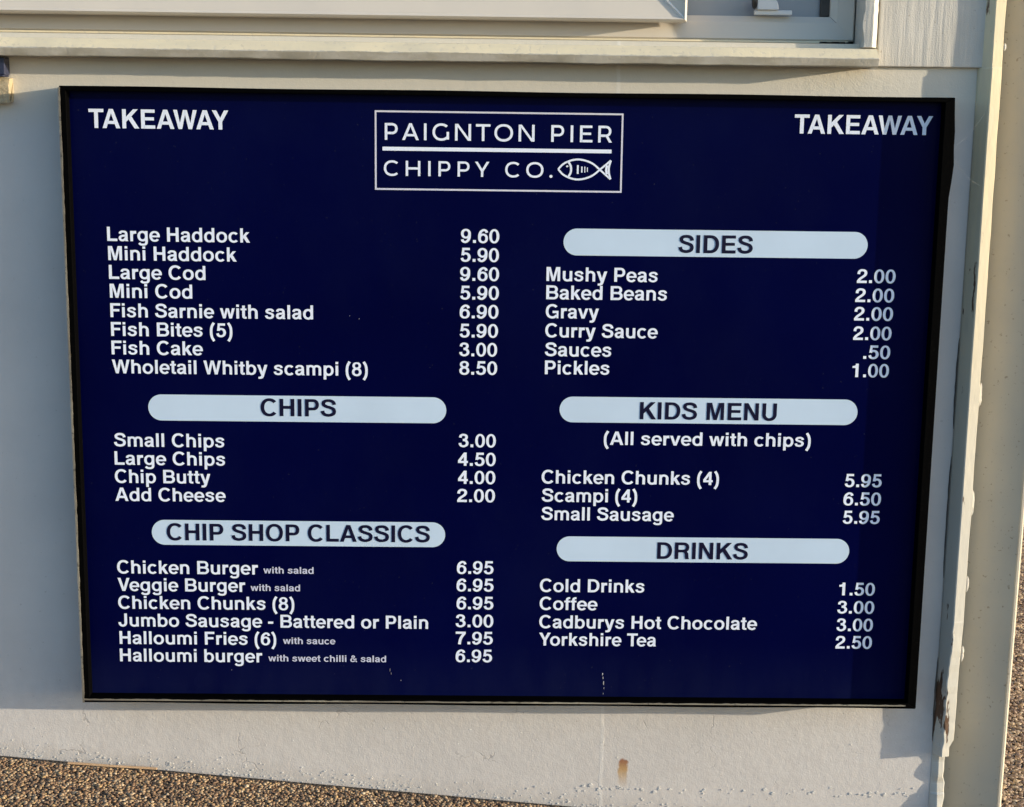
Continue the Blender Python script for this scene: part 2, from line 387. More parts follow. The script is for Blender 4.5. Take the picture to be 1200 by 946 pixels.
# cladding: right of the window, left of it and above it
MB().box(1.0925, TRIM_X, -0.007, 0.03, 0.9005, 2.2).build("cladding_panel", M_clad, K, 0.0015)
cl = MB(); cl.box(-2.2, -0.90, -0.007, 0.03, 0.9005, 2.2); cl.box(-0.90, 1.0925, -0.007, 0.03, 1.80, 2.2)
cl.build("cladding_panel", M_clad, K, 0.0015)
sw = MB(); sw.box(TRIM_X-0.03, TRIM_X+0.004, 0.045, 2.4, -0.6, 2.2); sw.box(-2.2, -2.16, 0.045, 2.4, -0.6, 2.2); sw.box(-2.155, TRIM_X-0.035, 2.36, 2.4, -0.6, 2.2)
sw.build("outer_wall", M_clad, K)
MB().box(-2.155, TRIM_X-0.035, 0.20, 0.23, -0.3, 2.15).build("dark_lining", M_dark, K)
MB().box(-2.35, TRIM_X+0.09, -0.05, 2.5, 2.205, 2.26).build("roof", M_roof, K, 0.004)

# sill with a sloped nosing; its lip wanders slightly like thick old paint
def sill():
    rings = []; xs = np.linspace(-0.96, 1.0865, 160)
    def wander(amp, step):
        k = np.arange(-0.96, 1.2, step); return np.interp(xs, k, rng.uniform(-amp, amp, len(k)))
    j = wander(.0008, .05)+wander(.0003, .016); k = wander(.0006, .07); b = wander(.0006, .04)+wander(.0004, .018)
    for i, x in enumerate(xs):
        rings.append([(x, 0.060, 0.8985), (x, -0.0370, 0.8985+b[i]), (x, -0.0382+k[i]*.5, 0.8995+b[i]), (x, -0.0425+k[i]*.5, 0.9092+j[i]), (x, -0.0405+k[i]*.5, 0.9106+j[i]), (x, -0.0290+k[i]*.4, 0.9215+j[i]*.4), (x, -0.0265, 0.9226), (x, 0.060, 0.9245)])
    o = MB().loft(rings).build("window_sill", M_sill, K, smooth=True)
    o.modifiers.new("edges", 'EDGE_SPLIT').split_angle = math.radians(20)
    return o
sill()
# jamb trim right of the window: flat face and rounded right edge
def jamb():
    rings = []
    for z in np.linspace(0.9250, 1.80, 110):
        l = 1.0695+random.uniform(-.0009, .0012)+0.0012*math.sin(z*130); r = random.uniform(-.0004, .0004)
        rings.append([(1.0716, 0.068, z), (1.0690, -0.012, z), (l, -0.0195, z), (1.0812+r, -0.0205, z), (1.0825+r, -0.0200, z), (1.0892+r, -0.0120, z), (1.0890, 0.068, z)])
    return MB().loft(rings).build("jamb_trim", M_clad, K)
jamb()

# window -----------------------------------------------------------
WIN = bpy.data.objects.new("window", None); C.objects.link(WIN); WIN.empty_display_size = 0.1; child(WIN, K)
def mitred(x0, x1, z0, z1, prof, name, mat, parent, bev=0.0):
    """picture frame: prof = (inset from the outside, y) pairs, closed"""
    n = len(prof); mb = MB()
    for (ax, az, sx_, sz_) in ((x0, z0, 1, 1), (x1, z0, -1, 1), (x1, z1, -1, -1), (x0, z1, 1, -1)):
        for d, y in prof: mb.v.append((ax+sx_*d, y, az+sz_*d))
    for k in range(4):
        for j in range(n):
            a = k*n+j; b = k*n+(j+1) % n; c = ((k+1) % 4)*n+(j+1) % n; d_ = ((k+1) % 4)*n+j
            mb.f.append((a, b, c, d_))
    return mb.build(name, mat, parent, bev)
mitred(-0.92, 1.0690, 0.9352, 1.79, [(0, 0.068), (0, 0.037), (0.002, 0.035), (0.024, 0.038), (0.0325, 0.043), (0.0335, 0.068)], "window_frame", M_pvc, WIN)
sm = MB(); rings = []
for d_, y_ in ((0.0015, 0.0355), (0.0245, 0.0385), (0.0325, 0.0432)):
    X_, Z_ = 1.0690-d_, 0.9352+d_; w = 0.00045
    rings.append([(X_-w, y_+.001, Z_-w), (X_-w, y_-.0003, Z_-w), (X_+w, y_-.0003, Z_+w), (X_+w, y_+.001, Z_+w)])
sm.loft(rings).build("mitre_seam", M_gap, WIN)
MB().box(-0.92, 1.060, 0.027, 0.06, 0.9318, 0.9346).build("bottom_lip", M_sill, WIN, 0.0006)
gp = MB();  gp.box(1.0692, 1.0715, 0.044, 0.066, 0.9248, 1.79)
gp.build("gap_seal", M_gap, WIN)
MB().box(-0.92, 1.0690, 0.034, 0.066, 0.9248, 0.9316).build("window_bed", M_reveal, WIN)
# grime collected in the corner of the gap
gr = MB()
for _ in range(40):
    x = random.uniform(1.02, 1.060); s = random.uniform(.0008, .002)
    gr.box(x, x+s*2, 0.024, 0.0335, 0.9320-s, 0.9320+s)
gr.build("corner_grime", M_gap, WIN)
MB().box(-0.90, 1.042, 0.0565, 0.0625, 0.960, 1.765).build("pane", M_pane, WIN)
MB().box(1.024, 1.0365, 0.048, 0.0560, 0.9690, 1.755).build("glazing_bead", M_gap, WIN, 0.001)
# opening sash standing in front of the left part of the frame
SA = mitred(-0.915, 0.8338, 0.9562, 1.78, [(0, 0.030), (0, 0.0010), (0.0030, -0.003), (0.0062, 0.0005), (0.060, 0.0115), (0.068, 0.017), (0.068, 0.030)], "sash", M_pvc, WIN)
MB().box(-0.848, 0.767, 0.021, 0.026, 1.0228, 1.713).build("sash_pane", M_pane, SA)
# raised weld bead along the two lower mitres
for (x_, s_) in ((0.8338, -1), (-0.915, 1)):
    w = 0.0017; rings = []
    for qx, qz, y in ((x_+s_*.0035, 0.9597, -0.0003), (x_+s_*.060, 1.0162, 0.0113)):
        rings.append([(qx-w, y, qz+s_*w), (qx, y-.0024, qz), (qx+w, y, qz-s_*w), (qx, y+.002, qz)])
    MB().loft(rings).build("mitre_bead", M_stay, SA)
# white casement catch with a black knob
ct = MB(); ct.box(0.9305, 0.9815, 0.030, 0.042, 0.9688, 0.9752)
ct.loft([[(0.9325+0.0300*min(1, 1-(t**2.2)*0.28)*u, y_, 0.9752+0.019*t) for u, y_ in ((0, 0.042), (0, 0.024), (1, 0.026), (1, 0.042))] for t in np.linspace(0, 1, 7)])
CT = ct.build("catch", M_stay, WIN, 0.0012)
kb = MB(); rr = []
for t in np.linspace(0, 1, 8):
    rad = 0.0105*math.sqrt(max(0.02, 1-(2*t-1)**2*0.75))
    rr.append([(0.9255+0.0072*t, 0.028+rad*math.cos(a)*.7, 0.9862+rad*math.sin(a)) for a in np.linspace(0, 6.283, 15)[:-1]])
kb.loft(rr).build("knob", M_knob, CT, smooth=True)

# corner trim: thin strip with a face turned to the corner, rotten and broken near the ground
def corner_trim():
    rings = []
    zs = np.linspace(-0.30, 2.19, 900)
    def wander(step):
        k = np.arange(-0.32, 2.3, step); return np.interp(zs, k, rng.uniform(-1, 1, len(k)))
    w1, w2, w3, w4 = wander(.030), wander(.045), wander(.011), wander(.009)
    for i, z in enumerate(zs):
        d = 0.0192+0.0004*math.sin(z*23)+w1[i]*.0003
        if z > 0.9: d -= 0.0012
        lf = 0.0; q_ = max(0, min(1, (-0.062-z)/0.012)); r = 1.2606-q_*(0.0050+0.0022*w3[i])+w2[i]*.0005+0.0003*math.sin(z*61)*math.sin(z*17)
        if z < 0.12: d += w3[i]*.0009; lf = -0.003*min(1, (0.12-z)/0.1)+w4[i]*.0011-q_*(0.0015+0.0012*w4[i]); r -= 0.002*min(1, (0.12-z)/0.1)
        if -0.150 < z < -0.088:                       # a length of it has broken off
            d = 0.0048+w3[i]*.0011+0.0022*abs(math.sin(z*95)); r -= 0.003
        elif z <= -0.150: d = 0.0105+w3[i]*.0020+0.024*max(0, -0.150-z); r -= 0.003
        for zc, h, a_ in ((0.452, .014, .0016), (0.30, .014, .0014)):
            if abs(z-zc) < h: r += a_*(1-((z-zc)/h)**4)
        base = 1.2318+0.004*max(0, min(1, (0.6-z)/0.5))*0
        rings.append([(base, 0.03, z), (base, 0.0004, z), (base+0.0008, -min(0.0035, d*.3), z), (1.2440+lf, -d+0.0006, z), (1.2458+lf, -d, z), (r-0.0012, -d*0.86, z), (r, -d*0.72, z), (r, 0.03, z)])
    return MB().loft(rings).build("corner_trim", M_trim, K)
corner_trim()
# dark open joints between wall and trim
for (z0, z1) in ((0.40, 0.53), (0.18, 0.36), (-0.07, 0.06)):
    rings = []
    for t in np.linspace(0, 1, 16):
        z = z0+(z1-z0)*t; w = 0.0019*math.sin(math.pi*min(1, max(0, t)))**0.5*random.uniform(.7, 1.1)+.0002
        rings.append([(1.2316-w, 0.001, z), (1.2316-w, -0.0008, z), (1.2316, -0.0008, z), (1.2316, 0.001, z)])
    MB().loft(rings).build("open_joint", M_gap, K)
# canted corner strip beyond the trim
def corner_strip():
    a = Vector((1.2572, 0.040, 0)); b0 = Vector((1.3345, -0.0105, 0))
    mb = MB(); rings = []
    for z in np.linspace(-0.42, 2.19, 60):
        b = b0+Vector((0.0045*(z), 0, 0))
        t = (b-a).normalized(); nrm = Vector((-t.y, t.x, 0))
        w = random.uniform(-.0002, .0002)
        rings.append([(p_.x, p_.y, z) for p_ in (a, b-t*.004+nrm*w, b-t*.0015-nrm*.0016, b+t*.001, b+nrm*.012, a+nrm*.012)])
    return mb.loft(rings).build("corner_strip", M_leaf, K)
corner_strip()
# blobs of old sealant where the strip meets the trim
for (z, h) in ((0.928, .005), (0.452, .017), (0.295, .018), (0.175, .012), (0.07, .012)):
    rings = []
    for t in np.linspace(0, 1, 9):
        w = 0.0026*math.sqrt(max(.02, 1-(2*t-1)**2))*random.uniform(.75, 1.15)
        rings.append([(1.2625+w*math.cos(q), -0.0125+w*math.sin(q)*.6, z-h+2*h*t) for q in np.linspace(0, 6.283, 9)[:-1]])
    MB().loft(rings).build("sealant_blob", M_clad, K)
# batten, and a navy box standing in for the dark recess, left of the window
def batten():
    rings = []
    for k, x in enumerate(np.linspace(-0.95, -0.0755, 40)):
        e = random.uniform(-.001, .001)
        q = 0.004 if k > 37 else 0
        rings.append([(x, 0.004, 0.8345+e+q), (x+q*.6, -0.018+e, 0.8345-e+q), (x, -0.0195+e+q*.5, 0.8365), (x+e*2, -0.020+e, 0.8600), (x+e, -0.015+q*.3, 0.8690+e), (x, 0.004, 0.8700)])
    return MB().loft(rings).build("batten", M_batten, K)
batten()
br = MB(); br.box(-0.30, -0.0790, -0.022, 0.004, 0.8735, 0.8965); br.box(-0.30, -0.0800, -0.026, 0.004, 0.8712, 0.8733)
br.build("recess_box", M_recess, K, 0.002)
# flakes and crumbs of paint standing off the foot of the wall
fl = MB()
def flake(x, z, s, t=0.0006):
    a = random.uniform(0, 6.28); n = random.randint(4, 6); lift = random.uniform(.0001, t)
    p0 = [(x+s*random.uniform(.5, 1)*math.cos(a+k*6.283/n), z+.7*s*random.uniform(.5, 1)*math.sin(a+k*6.283/n)) for k in range(n)]
    fl.loft([[(px, 0.0008, pz) for px, pz in p0], [(px, -lift-random.uniform(0, .0003), pz) for px, pz in p0]])
for _ in range(520):
    x = random.uniform(-0.25, 1.23); g = float(ground_z(x))
    z = g+abs(random.gauss(0.003, 0.010))
    flake(x, z, random.uniform(.0008, .0026), 0.0007)
for _ in range(60):                                   # ragged ridge of old paint near the right
    x = random.uniform(0.70, 1.225); z = -0.148-0.012*(x-0.7)+random.gauss(0, .0035)
    flake(x, z, random.uniform(.001, .0045), 0.0009)
for _ in range(70): flake(random.uniform(-.2, 1.2), random.uniform(-.10, -.05), random.uniform(.0006, .0018), 0.0004)
FL = fl.build("paint_flakes", M_flake, K); FL['kind'] = 'stuff'

# ------------------------------------------------------------------ lettering
# a bold grotesque drawn from strokes, in thousandths of an em (capitals 718 high)
SV, SH = 67, 56
def r_(x0, y0, x1, y1): return ('p', [(x0, y0), (x1, y0), (x1, y1), (x0, y1)])
def p_(*pts): return ('p', list(pts))
def b_(x, y, rx, ry, a0, a1, v=140, h=116, n=None): return ('b', x, y, rx, ry, a0, a1, v*.96, h*.96)
def s_(pts, v=SV, h=SH): return ('s', pts, v, h)
def mir(prims, w):
    out = []
    for q in prims:
        if q[0] == 'p': out.append(('p', [(w-x, y) for x, y in q[1]]))
        elif q[0] == 's': out.append(('s', [(w-x, y) for x, y in q[1]], q[2], q[3]))
    return out
S_up = [(560, 490), (535, 580), (460, 642), (335, 662), (205, 640), (136, 565), (165, 470), (270, 412), (400, 372), (520, 315), (560, 215), (510, 105), (345, 55), (190, 85), (118, 155), (96, 238)]
S_lo = [(445, 370), (420, 430), (360, 472), (272, 482), (175, 462), (128, 405), (155, 340), (250, 300), (340, 270), (415, 225), (432, 150), (385, 75), (272, 44), (160, 68), (112, 115), (96, 175)]
six = [b_(283, 232, 243, 246, 0, 360, 138, 104), s_([(468, 520), (430, 610), (350, 652), (265, 640), (170, 560), (118, 430), (108, 300), (110, 235)], 69, 54)]
def rot180(prims, w, h):
    out = []
    for q in prims:
        if q[0] == 'b': out.append(('b', w-q[1], h-q[2], q[3], q[4], q[5]+180, q[6]+180, q[7], q[8]))
        else: out.append(('s', [(w-x, h-y) for x, y in q[1]], q[2], q[3]))
    return out
A_l = [p_((18, 0), (174, 0), (361, 560), (361, 718), (279, 718))]
V_l = [p_((17, 718), (174, 718), (334, 195), (334, 0), (254, 0))]
v_l = [p_((12, 524), (158, 524), (279, 155), (279, 0), (202, 0))]
Y_l = [p_((13, 718), (182, 718), (334, 432), (334, 285), (260, 285))]
W_l = [p_((14, 718), (166, 718), (276, 190), (300, 0), (206, 0)), p_((206, 0), (350, 0), (472, 540), (472, 718), (398, 718))]
w_l = [p_((9, 524), (149, 524), (232, 165), (252, 0), (160, 0)), p_((160, 0), (298, 0), (389, 385), (389, 524), (318, 524))]
M_l = [r_(69, 0, 206, 718), p_((200, 718), (278, 718), (417, 205), (417, 0), (348, 0), (200, 560))]
G = {
 ' ': (278, []), '.': (278, [r_(66, 0, 212, 146)]), '-': (333, [r_(27, 214, 306, 338)]),
 'A': (722, A_l+mir(A_l, 722)+[r_(205, 158, 517, 274)]),
 'B': (722, [r_(75, 0, 222, 718), r_(215, 603, 425, 718), r_(215, 308, 425, 418), r_(215, 0, 430, 118), b_(420, 513, 238, 205, -90, 90, 142, 113), b_(428, 209, 262, 209, -90, 90, 146, 116)]),
 'C': (722, [b_(388, 359, 344, 376, 40, 320, 146, 122)]),
 'D': (722, [r_(76, 0, 224, 718), r_(215, 598, 350, 718), r_(215, 0, 350, 120), b_(340, 359, 345, 359, -90, 90, 148, 120)]),
 'E': (667, [r_(79, 0, 227, 718), r_(220, 594, 618, 718), r_(220, 308, 585, 426), r_(220, 0, 626, 124)]),
 'F': (611, [r_(74, 0, 222, 718), r_(215, 594, 586, 718), r_(215, 298, 535, 418)]),
 'G': (778, [b_(388, 359, 345, 376, 42, 322, 146, 122), r_(402, 268, 708, 388), r_(606, 0, 708, 280)]),
 'H': (722, [r_(69, 0, 217, 718), r_(505, 0, 653, 718), r_(210, 305, 512, 431)]),
 'I': (278, [r_(64, 0, 213, 718)]),
 'J': (556, [r_(342, 220, 488, 718), b_(256, 235, 232, 254, 180, 362, 146, 122)]),
 'K': (722, [r_(71, 0, 219, 718), p_((215, 232), (215, 425), (500, 718), (688, 718)), p_((418, 470), (308, 352), (540, 0), (725, 0))]),
 'L': (611, [r_(76, 0, 224, 718), r_(215, 0, 585, 126)]),
 'M': (833, M_l+mir(M_l, 833)),
 'N': (722, [r_(69, 0, 210, 718), r_(512, 0, 653, 718), p_((75, 718), (224, 718), (647, 0), (498, 0))]),
 'O': (778, [b_(389, 359, 346, 378, 0, 360, 148, 122)]),
 'P': (667, [r_(73, 0, 221, 718), r_(215, 598, 395, 718), r_(215, 252, 395, 372), b_(388, 485, 238, 233, -90, 90, 146, 118)]),
 'R': (722, [r_(76, 0, 224, 718), r_(215, 598, 430, 718), r_(215, 290, 430, 406), b_(426, 504, 240, 214, -90, 90, 146, 118), p_((420, 345), (560, 345), (630, 245), (645, 70), (682, 0), (512, 0), (498, 90), (488, 215))]),
 'S': (667, [s_(S_up, 72, 60)]),
 'T': (611, [r_(232, 0, 380, 610), r_(14, 594, 598, 718)]),
 'U': (722, [r_(72, 262, 220, 718), r_(502, 262, 650, 718), b_(361, 268, 289, 285, 180, 360, 148, 122)]),
 'V': (667, V_l+mir(V_l, 667)), 'W': (944, W_l+mir(W_l, 944)),
 'Y': (667, Y_l+mir(Y_l, 667)+[r_(260, 0, 408, 300)]),
 'a': (556, [s_([(106, 372), (130, 440), (192, 478), (276, 484), (366, 468), (414, 410), (420, 330)], 66, 52), p_((352, 350), (352, 60), (378, 0), (528, 0), (490, 60), (490, 350)), s_([(418, 290), (330, 278), (200, 262), (115, 205), (106, 130), (150, 62), (235, 44), (330, 80), (392, 150), (420, 240)], 66, 52)]),
 'b': (611, [r_(61, 0, 196, 718), b_(318, 259, 258, 273, 0, 360, 138, 110)]),
 'c': (556, [b_(298, 259, 264, 273, 42, 318, 138, 110)]),
 'd': (611, [r_(415, 0, 550, 718), b_(293, 259, 258, 273, 0, 360, 138, 110)]),
 'e': (556, [b_(284, 259, 262, 273, -5, 322, 136, 106), r_(140, 214, 540, 304)]),
 'f': (333, [r_(88, 0, 226, 560), s_([(318, 666), (245, 662), (178, 630), (157, 540)], 69, 52), r_(10, 428, 318, 524)]),
 'g': (611, [r_(412, -40, 547, 524), b_(290, 266, 256, 266, 0, 360, 138, 108), s_([(480, -20), (462, -105), (395, -155), (290, -164), (180, -148), (112, -82)], 67, 52)]),
 'h': (611, [r_(65, 0, 205, 718), r_(409, 0, 549, 335), b_(307, 318, 242, 224, 0, 180, 140, 116)]),
 'i': (278, [r_(69, 0, 209, 524), r_(69, 598, 209, 718)]),
 'k': (556, [r_(66, 0, 204, 718), p_((200, 172), (200, 335), (358, 524), (524, 524)), p_((345, 345), (235, 232), (384, 0), (552, 0))]),
 'l': (278, [r_(69, 0, 209, 718)]),
 'm': (889, [r_(64, 0, 202, 524), r_(376, 0, 514, 345), r_(688, 0, 826, 345), b_(289, 326, 225, 214, 0, 180, 138, 112), b_(601, 326, 225, 214, 0, 180, 138, 112)]),
 'n': (611, [r_(65, 0, 203, 524), r_(409, 0, 547, 335), b_(306, 316, 241, 224, 0, 180, 138, 116)]),
 'o': (611, [b_(306, 259, 272, 274, 0, 360, 140, 112)]),
 'p': (611, [r_(62, -207, 200, 524), b_(323, 259, 256, 273, 0, 360, 138, 110)]),
 'r': (389, [r_(64, 0, 202, 524), s_([(136, 300), (165, 400), (240, 450), (370, 458)], 66, 70)]),
 's': (556, [s_(S_lo, 66, 50)]),
 't': (333, [r_(92, 120, 230, 672), s_([(161, 140), (172, 72), (230, 48), (314, 52)], 69, 52), r_(10, 428, 312, 524)]),
 'u': (611, [r_(408, 0, 546, 524), r_(64, 195, 202, 524), b_(305, 205, 241, 219, 180, 360, 138, 114)]),
 'v': (556, v_l+mir(v_l, 558)), 'w': (778, w_l+mir(w_l, 778)),
 'y': (556, [p_((10, 524), (160, 524), (290, 140), (268, 20), (205, 0)), p_((396, 524), (546, 524), (352, -90), (300, -172), (212, -207), (72, -205), (72, -98), (160, -98), (208, -52), (226, 10))]),
 '0': (556, [b_(278, 348, 248, 362, 0, 360, 140, 106)]),
 '1': (556, [r_(229, 0, 376, 708), p_((69, 482), (69, 580), (170, 596), (235, 640), (262, 708), (320, 708), (320, 482))]),
 '2': (556, [s_([(100, 455), (115, 560), (185, 638), (285, 655), (400, 622), (446, 520), (415, 410), (300, 310), (180, 215), (110, 120), (98, 50)], 70, 56), r_(26, 0, 511, 122)]),
 '3': (556, [s_([(104, 505), (125, 600), (195, 648), (280, 656), (385, 622), (420, 530), (370, 425), (235, 378)], 68, 54), s_([(235, 378), (375, 350), (452, 240), (415, 110), (275, 46), (155, 75), (102, 140), (92, 220)], 70, 54)]),
 '4': (556, [r_(318, 0, 456, 708), r_(27, 146, 524, 262), p_((27, 200), (27, 285), (320, 708), (400, 708), (400, 600), (155, 240))]),
 '5': (556, [r_(110, 588, 484, 708), p_((66, 320), (196, 336), (222, 600), (108, 600)), s_([(128, 345), (195, 402), (285, 420), (400, 375), (456, 240), (405, 95), (275, 42), (145, 80), (90, 190)], 70, 54)]),
 '6': (556, six), '9': (556, rot180(six, 556, 694)),
 '7': (556, [r_(25, 584, 530, 708), s_([(465, 610), (355, 460), (265, 280), (212, 0)], 73, 60)]),
 '8': (556, [b_(278, 526, 222, 184, 0, 360, 132, 96), b_(278, 200, 248, 216, 0, 360, 138, 104)]),
 '(': (333, [s_([(250, 735), (150, 560), (112, 400), (105, 262), (112, 125), (150, -35), (250, -210)], 66, 66)]),
 '&': (722, [s_([(655, 0), (470, 210), (260, 470), (205, 565), (250, 645), (335, 662), (415, 610), (410, 530), (300, 440), (160, 330), (95, 200), (150, 80), (275, 50), (420, 90), (540, 220), (585, 370)], 66, 56)]),
}
G[')'] = (333, mir(G['('][1], 333))
KERN = {('T', 'A'): -85, ('A', 'W'): -65, ('W', 'A'): -65, ('A', 'Y'): -95, ('Y', 'o'): -80, ('T', 'e'): -80, ('A', 'K'): 0, ('P', ' '): -20, ('V', 'e'): -50, ('F', 'i'): -10, ('r', 'k'): 10}
# light wide-set capitals of the emblem
def seg(x0, y0, x1, y1, w=52):
    L_ = math.hypot(x1-x0, y1-y0); nx, ny = -(y1-y0)/L_*w, (x1-x0)/L_*w
    return p_((x0+nx, y0+ny), (x1+nx, y1+ny), (x1-nx, y1-ny), (x0-nx, y0-ny))
A2 = [p_((15, 0), (130, 0), (360, 580), (360, 718), (305, 718))]
EM = {
 ' ': (330, []), '.': (250, [b_(125, 66, 68, 68, 0, 360, 66, 66)]),
 'P': (690, [r_(85, 0, 190, 718), r_(185, 614, 380, 718), r_(185, 240, 380, 344), b_(376, 479, 240, 239, -90, 90, 106, 104)]),
 'A': (720, A2+mir(A2, 720)+[r_(170, 160, 550, 258)]),
 'I': (310, [r_(102, 0, 208, 718)]),
 'G': (800, [b_(415, 359, 365, 372, 45, 325, 106, 104), r_(630, 40, 732, 370), ]),
 'N': (830, [r_(85, 0, 190, 718), r_(640, 0, 745, 718), p_((100, 718), (215, 718), (730, 0), (615, 0))]),
 'T': (640, [r_(267, 0, 373, 620), r_(20, 614, 620, 718)]),
 'O': (870, [b_(435, 359, 385, 372, 0, 360, 108, 104)]),
 'E': (660, [r_(85, 0, 190, 718), r_(185, 614, 590, 718), r_(185, 315, 545, 415), r_(185, 0, 605, 104)]),
 'R': (710, [r_(85, 0, 190, 718), r_(185, 614, 385, 718), r_(185, 240, 385, 344), b_(380, 479, 245, 239, -90, 90, 106, 104), p_((370, 290), (490, 290), (660, 0), (535, 0))]),
 'C': (770, [b_(410, 359, 365, 372, 45, 315, 106, 104)]),
 'H': (820, [r_(85, 0, 190, 718), r_(630, 0, 735, 718), r_(185, 308, 635, 412)]),
 'Y': (650, [p_((5, 718), (125, 718), (325, 370), (325, 255), (272, 255))]+[p_((645, 718), (525, 718), (325, 370), (325, 255), (378, 255))]+[r_(272, 0, 378, 300)]),
}
def spline(pts, k=5):
    P = [np.array(q, float) for q in pts]; P = [2*P[0]-P[1]]+P+[2*P[-1]-P[-2]]; out = []
    for i in range(1, len(P)-2):
        for t in np.arange(k)/k:
            a, b, c, d = P[i-1:i+3]
            out.append(0.5*((2*b)+(c-a)*t+(2*a-5*b+4*c-d)*t*t+(3*b-a-3*c+d)*t**3))
    out.append(P[-2]); return np.array(out)
def prim_faces(q):
    """-> list of outlines for a primitive"""
    if q[0] == 'p': return [q[1]]
    if q[0] == 'b':
        _, x, y, rx, ry, a0, a1, v, h = q
        n = max(4, int(abs(a1-a0)/9)); e = 2/2.15
        def pt(a, RX, RY):
            c, s = math.cos(a), math.sin(a)
            return (x+RX*math.copysign(abs(c)**e, c), y+RY*math.copysign(abs(s)**e, s))
        A = [math.radians(a0+(a1-a0)*i/n) for i in range(n+1)]
        ri, rj = rx-v, ry-h
        return [[pt(A[i], rx, ry), pt(A[i+1], rx, ry), pt(A[i+1], ri, rj), pt(A[i], ri, rj)] for i in range(n)]
    c = spline(q[1]); t = np.gradient(c, axis=0); t /= np.linalg.norm(t, axis=1)[:, None]
    nn = np.stack([-t[:, 1], t[:, 0]], 1)*np.array([q[2], q[3]])
    L_, R_ = c+nn, c-nn
    return [[tuple(L_[i]), tuple(L_[i+1]), tuple(R_[i+1]), tuple(R_[i])] for i in range(len(c)-1)]
FACE_Y = -0.0325
def set_text(mb, text, x, width, z, cap, y=FACE_Y-0.0004, font=None, track=0):
    font = font or G; s = cap/718.0; pen = 0; places = []
    for i, ch in enumerate(text):
        if i: pen += KERN.get((text[i-1], ch), 0) if font is G else track
        places.append(pen); pen += font[ch][0]
    ink0 = min(min(px for f in prim_faces(q) for px, _ in f) for q in font[text[0]][1])
    ink1 = max(max(px for f in prim_faces(q) for px, _ in f) for q in font[text[-1]][1])+places[-1]
    k = width/(ink1-ink0)
    for ch, pl in zip(text, places):
        for j, q in enumerate(font[ch][1]):
            for f in prim_faces(q):
                mb.poly([(x+(px+pl-ink0)*k, z+py*s) for px, py in f], y-j*0.00004)
    return mb

# ------------------------------------------------------------------ menu board
BW, BH = 1.189, 0.860
B = thing("menu_board", "dark navy takeaway menu board in a black tray frame under the window", "menu board", (BW/2, -0.01, 0.0))
MB().box(0.004, BW-0.004, FACE_Y, -0.004, 0.004, BH-0.004).build("back_panel", M_face, B)
def bar(pts_out, pts_in):
    """frame side from an outer to an inner line, front at -0.050, back on the wall"""
    return [[(xo, -0.0002, zo), (xo, -0.0500, zo), (xi, -0.0500, zi), (xi, -0.0002, zi)] for (xo, zo), (xi, zi) in zip(pts_out, pts_in)]
def frame():
    mb = MB(); n = 40
    t = np.linspace(0, 1, n)
    def bulge(z): return 0.0042*math.exp(-((z-0.765)/0.022)**2)*(1 if z < 0.765 else 1)+0.003*math.exp(-((z-0.81)/0.03)**2)
    mb.loft(bar([(0, BH*q) for q in t], [(0.0085, 0.008+(BH-0.0142)*q) for q in t]))
    mb.loft(bar([(BW+bulge(BH*q), BH*q) for q in t], [(BW-0.0125, 0.008+(BH-0.0142)*q) for q in t]))
    mb.loft(bar([(BW*q, BH+0.0004*math.sin(q*19)) for q in t], [(0.0085+(BW-0.021)*q, BH-0.0062) for q in t]))
    mb.loft(bar([(BW*q, 0.0005*math.sin(q*23)) for q in t], [(0.0085+(BW-0.021)*q, 0.008) for q in t]))
    return mb.build("frame", M_frame, B, 0.0007)
FR = frame()
# bare lip rubbed pale down the left edge and along the bottom
lp = MB(); rings = []
for z in np.linspace(0.0, BH-0.002, 120):
    w = 0.0028+random.uniform(-.0005, .0004)
    rings.append([(-0.0014, -0.030, z), (-0.0014, -0.0506, z), (-0.0014+w, -0.0508, z), (-0.0002, -0.030, z)])
lp.loft(rings); rings = []
for x in np.linspace(0.001, BW-0.015, 160):
    w = 0.0020+random.uniform(-.0005, .0005)
    rings.append([(x, -0.0498, 0.0034), (x, -0.0507, 0.0036), (x, -0.0507, 0.0036+w), (x, -0.0498, 0.0036+w)])
lp.loft(rings).build("worn_lip", M_edge, FR)

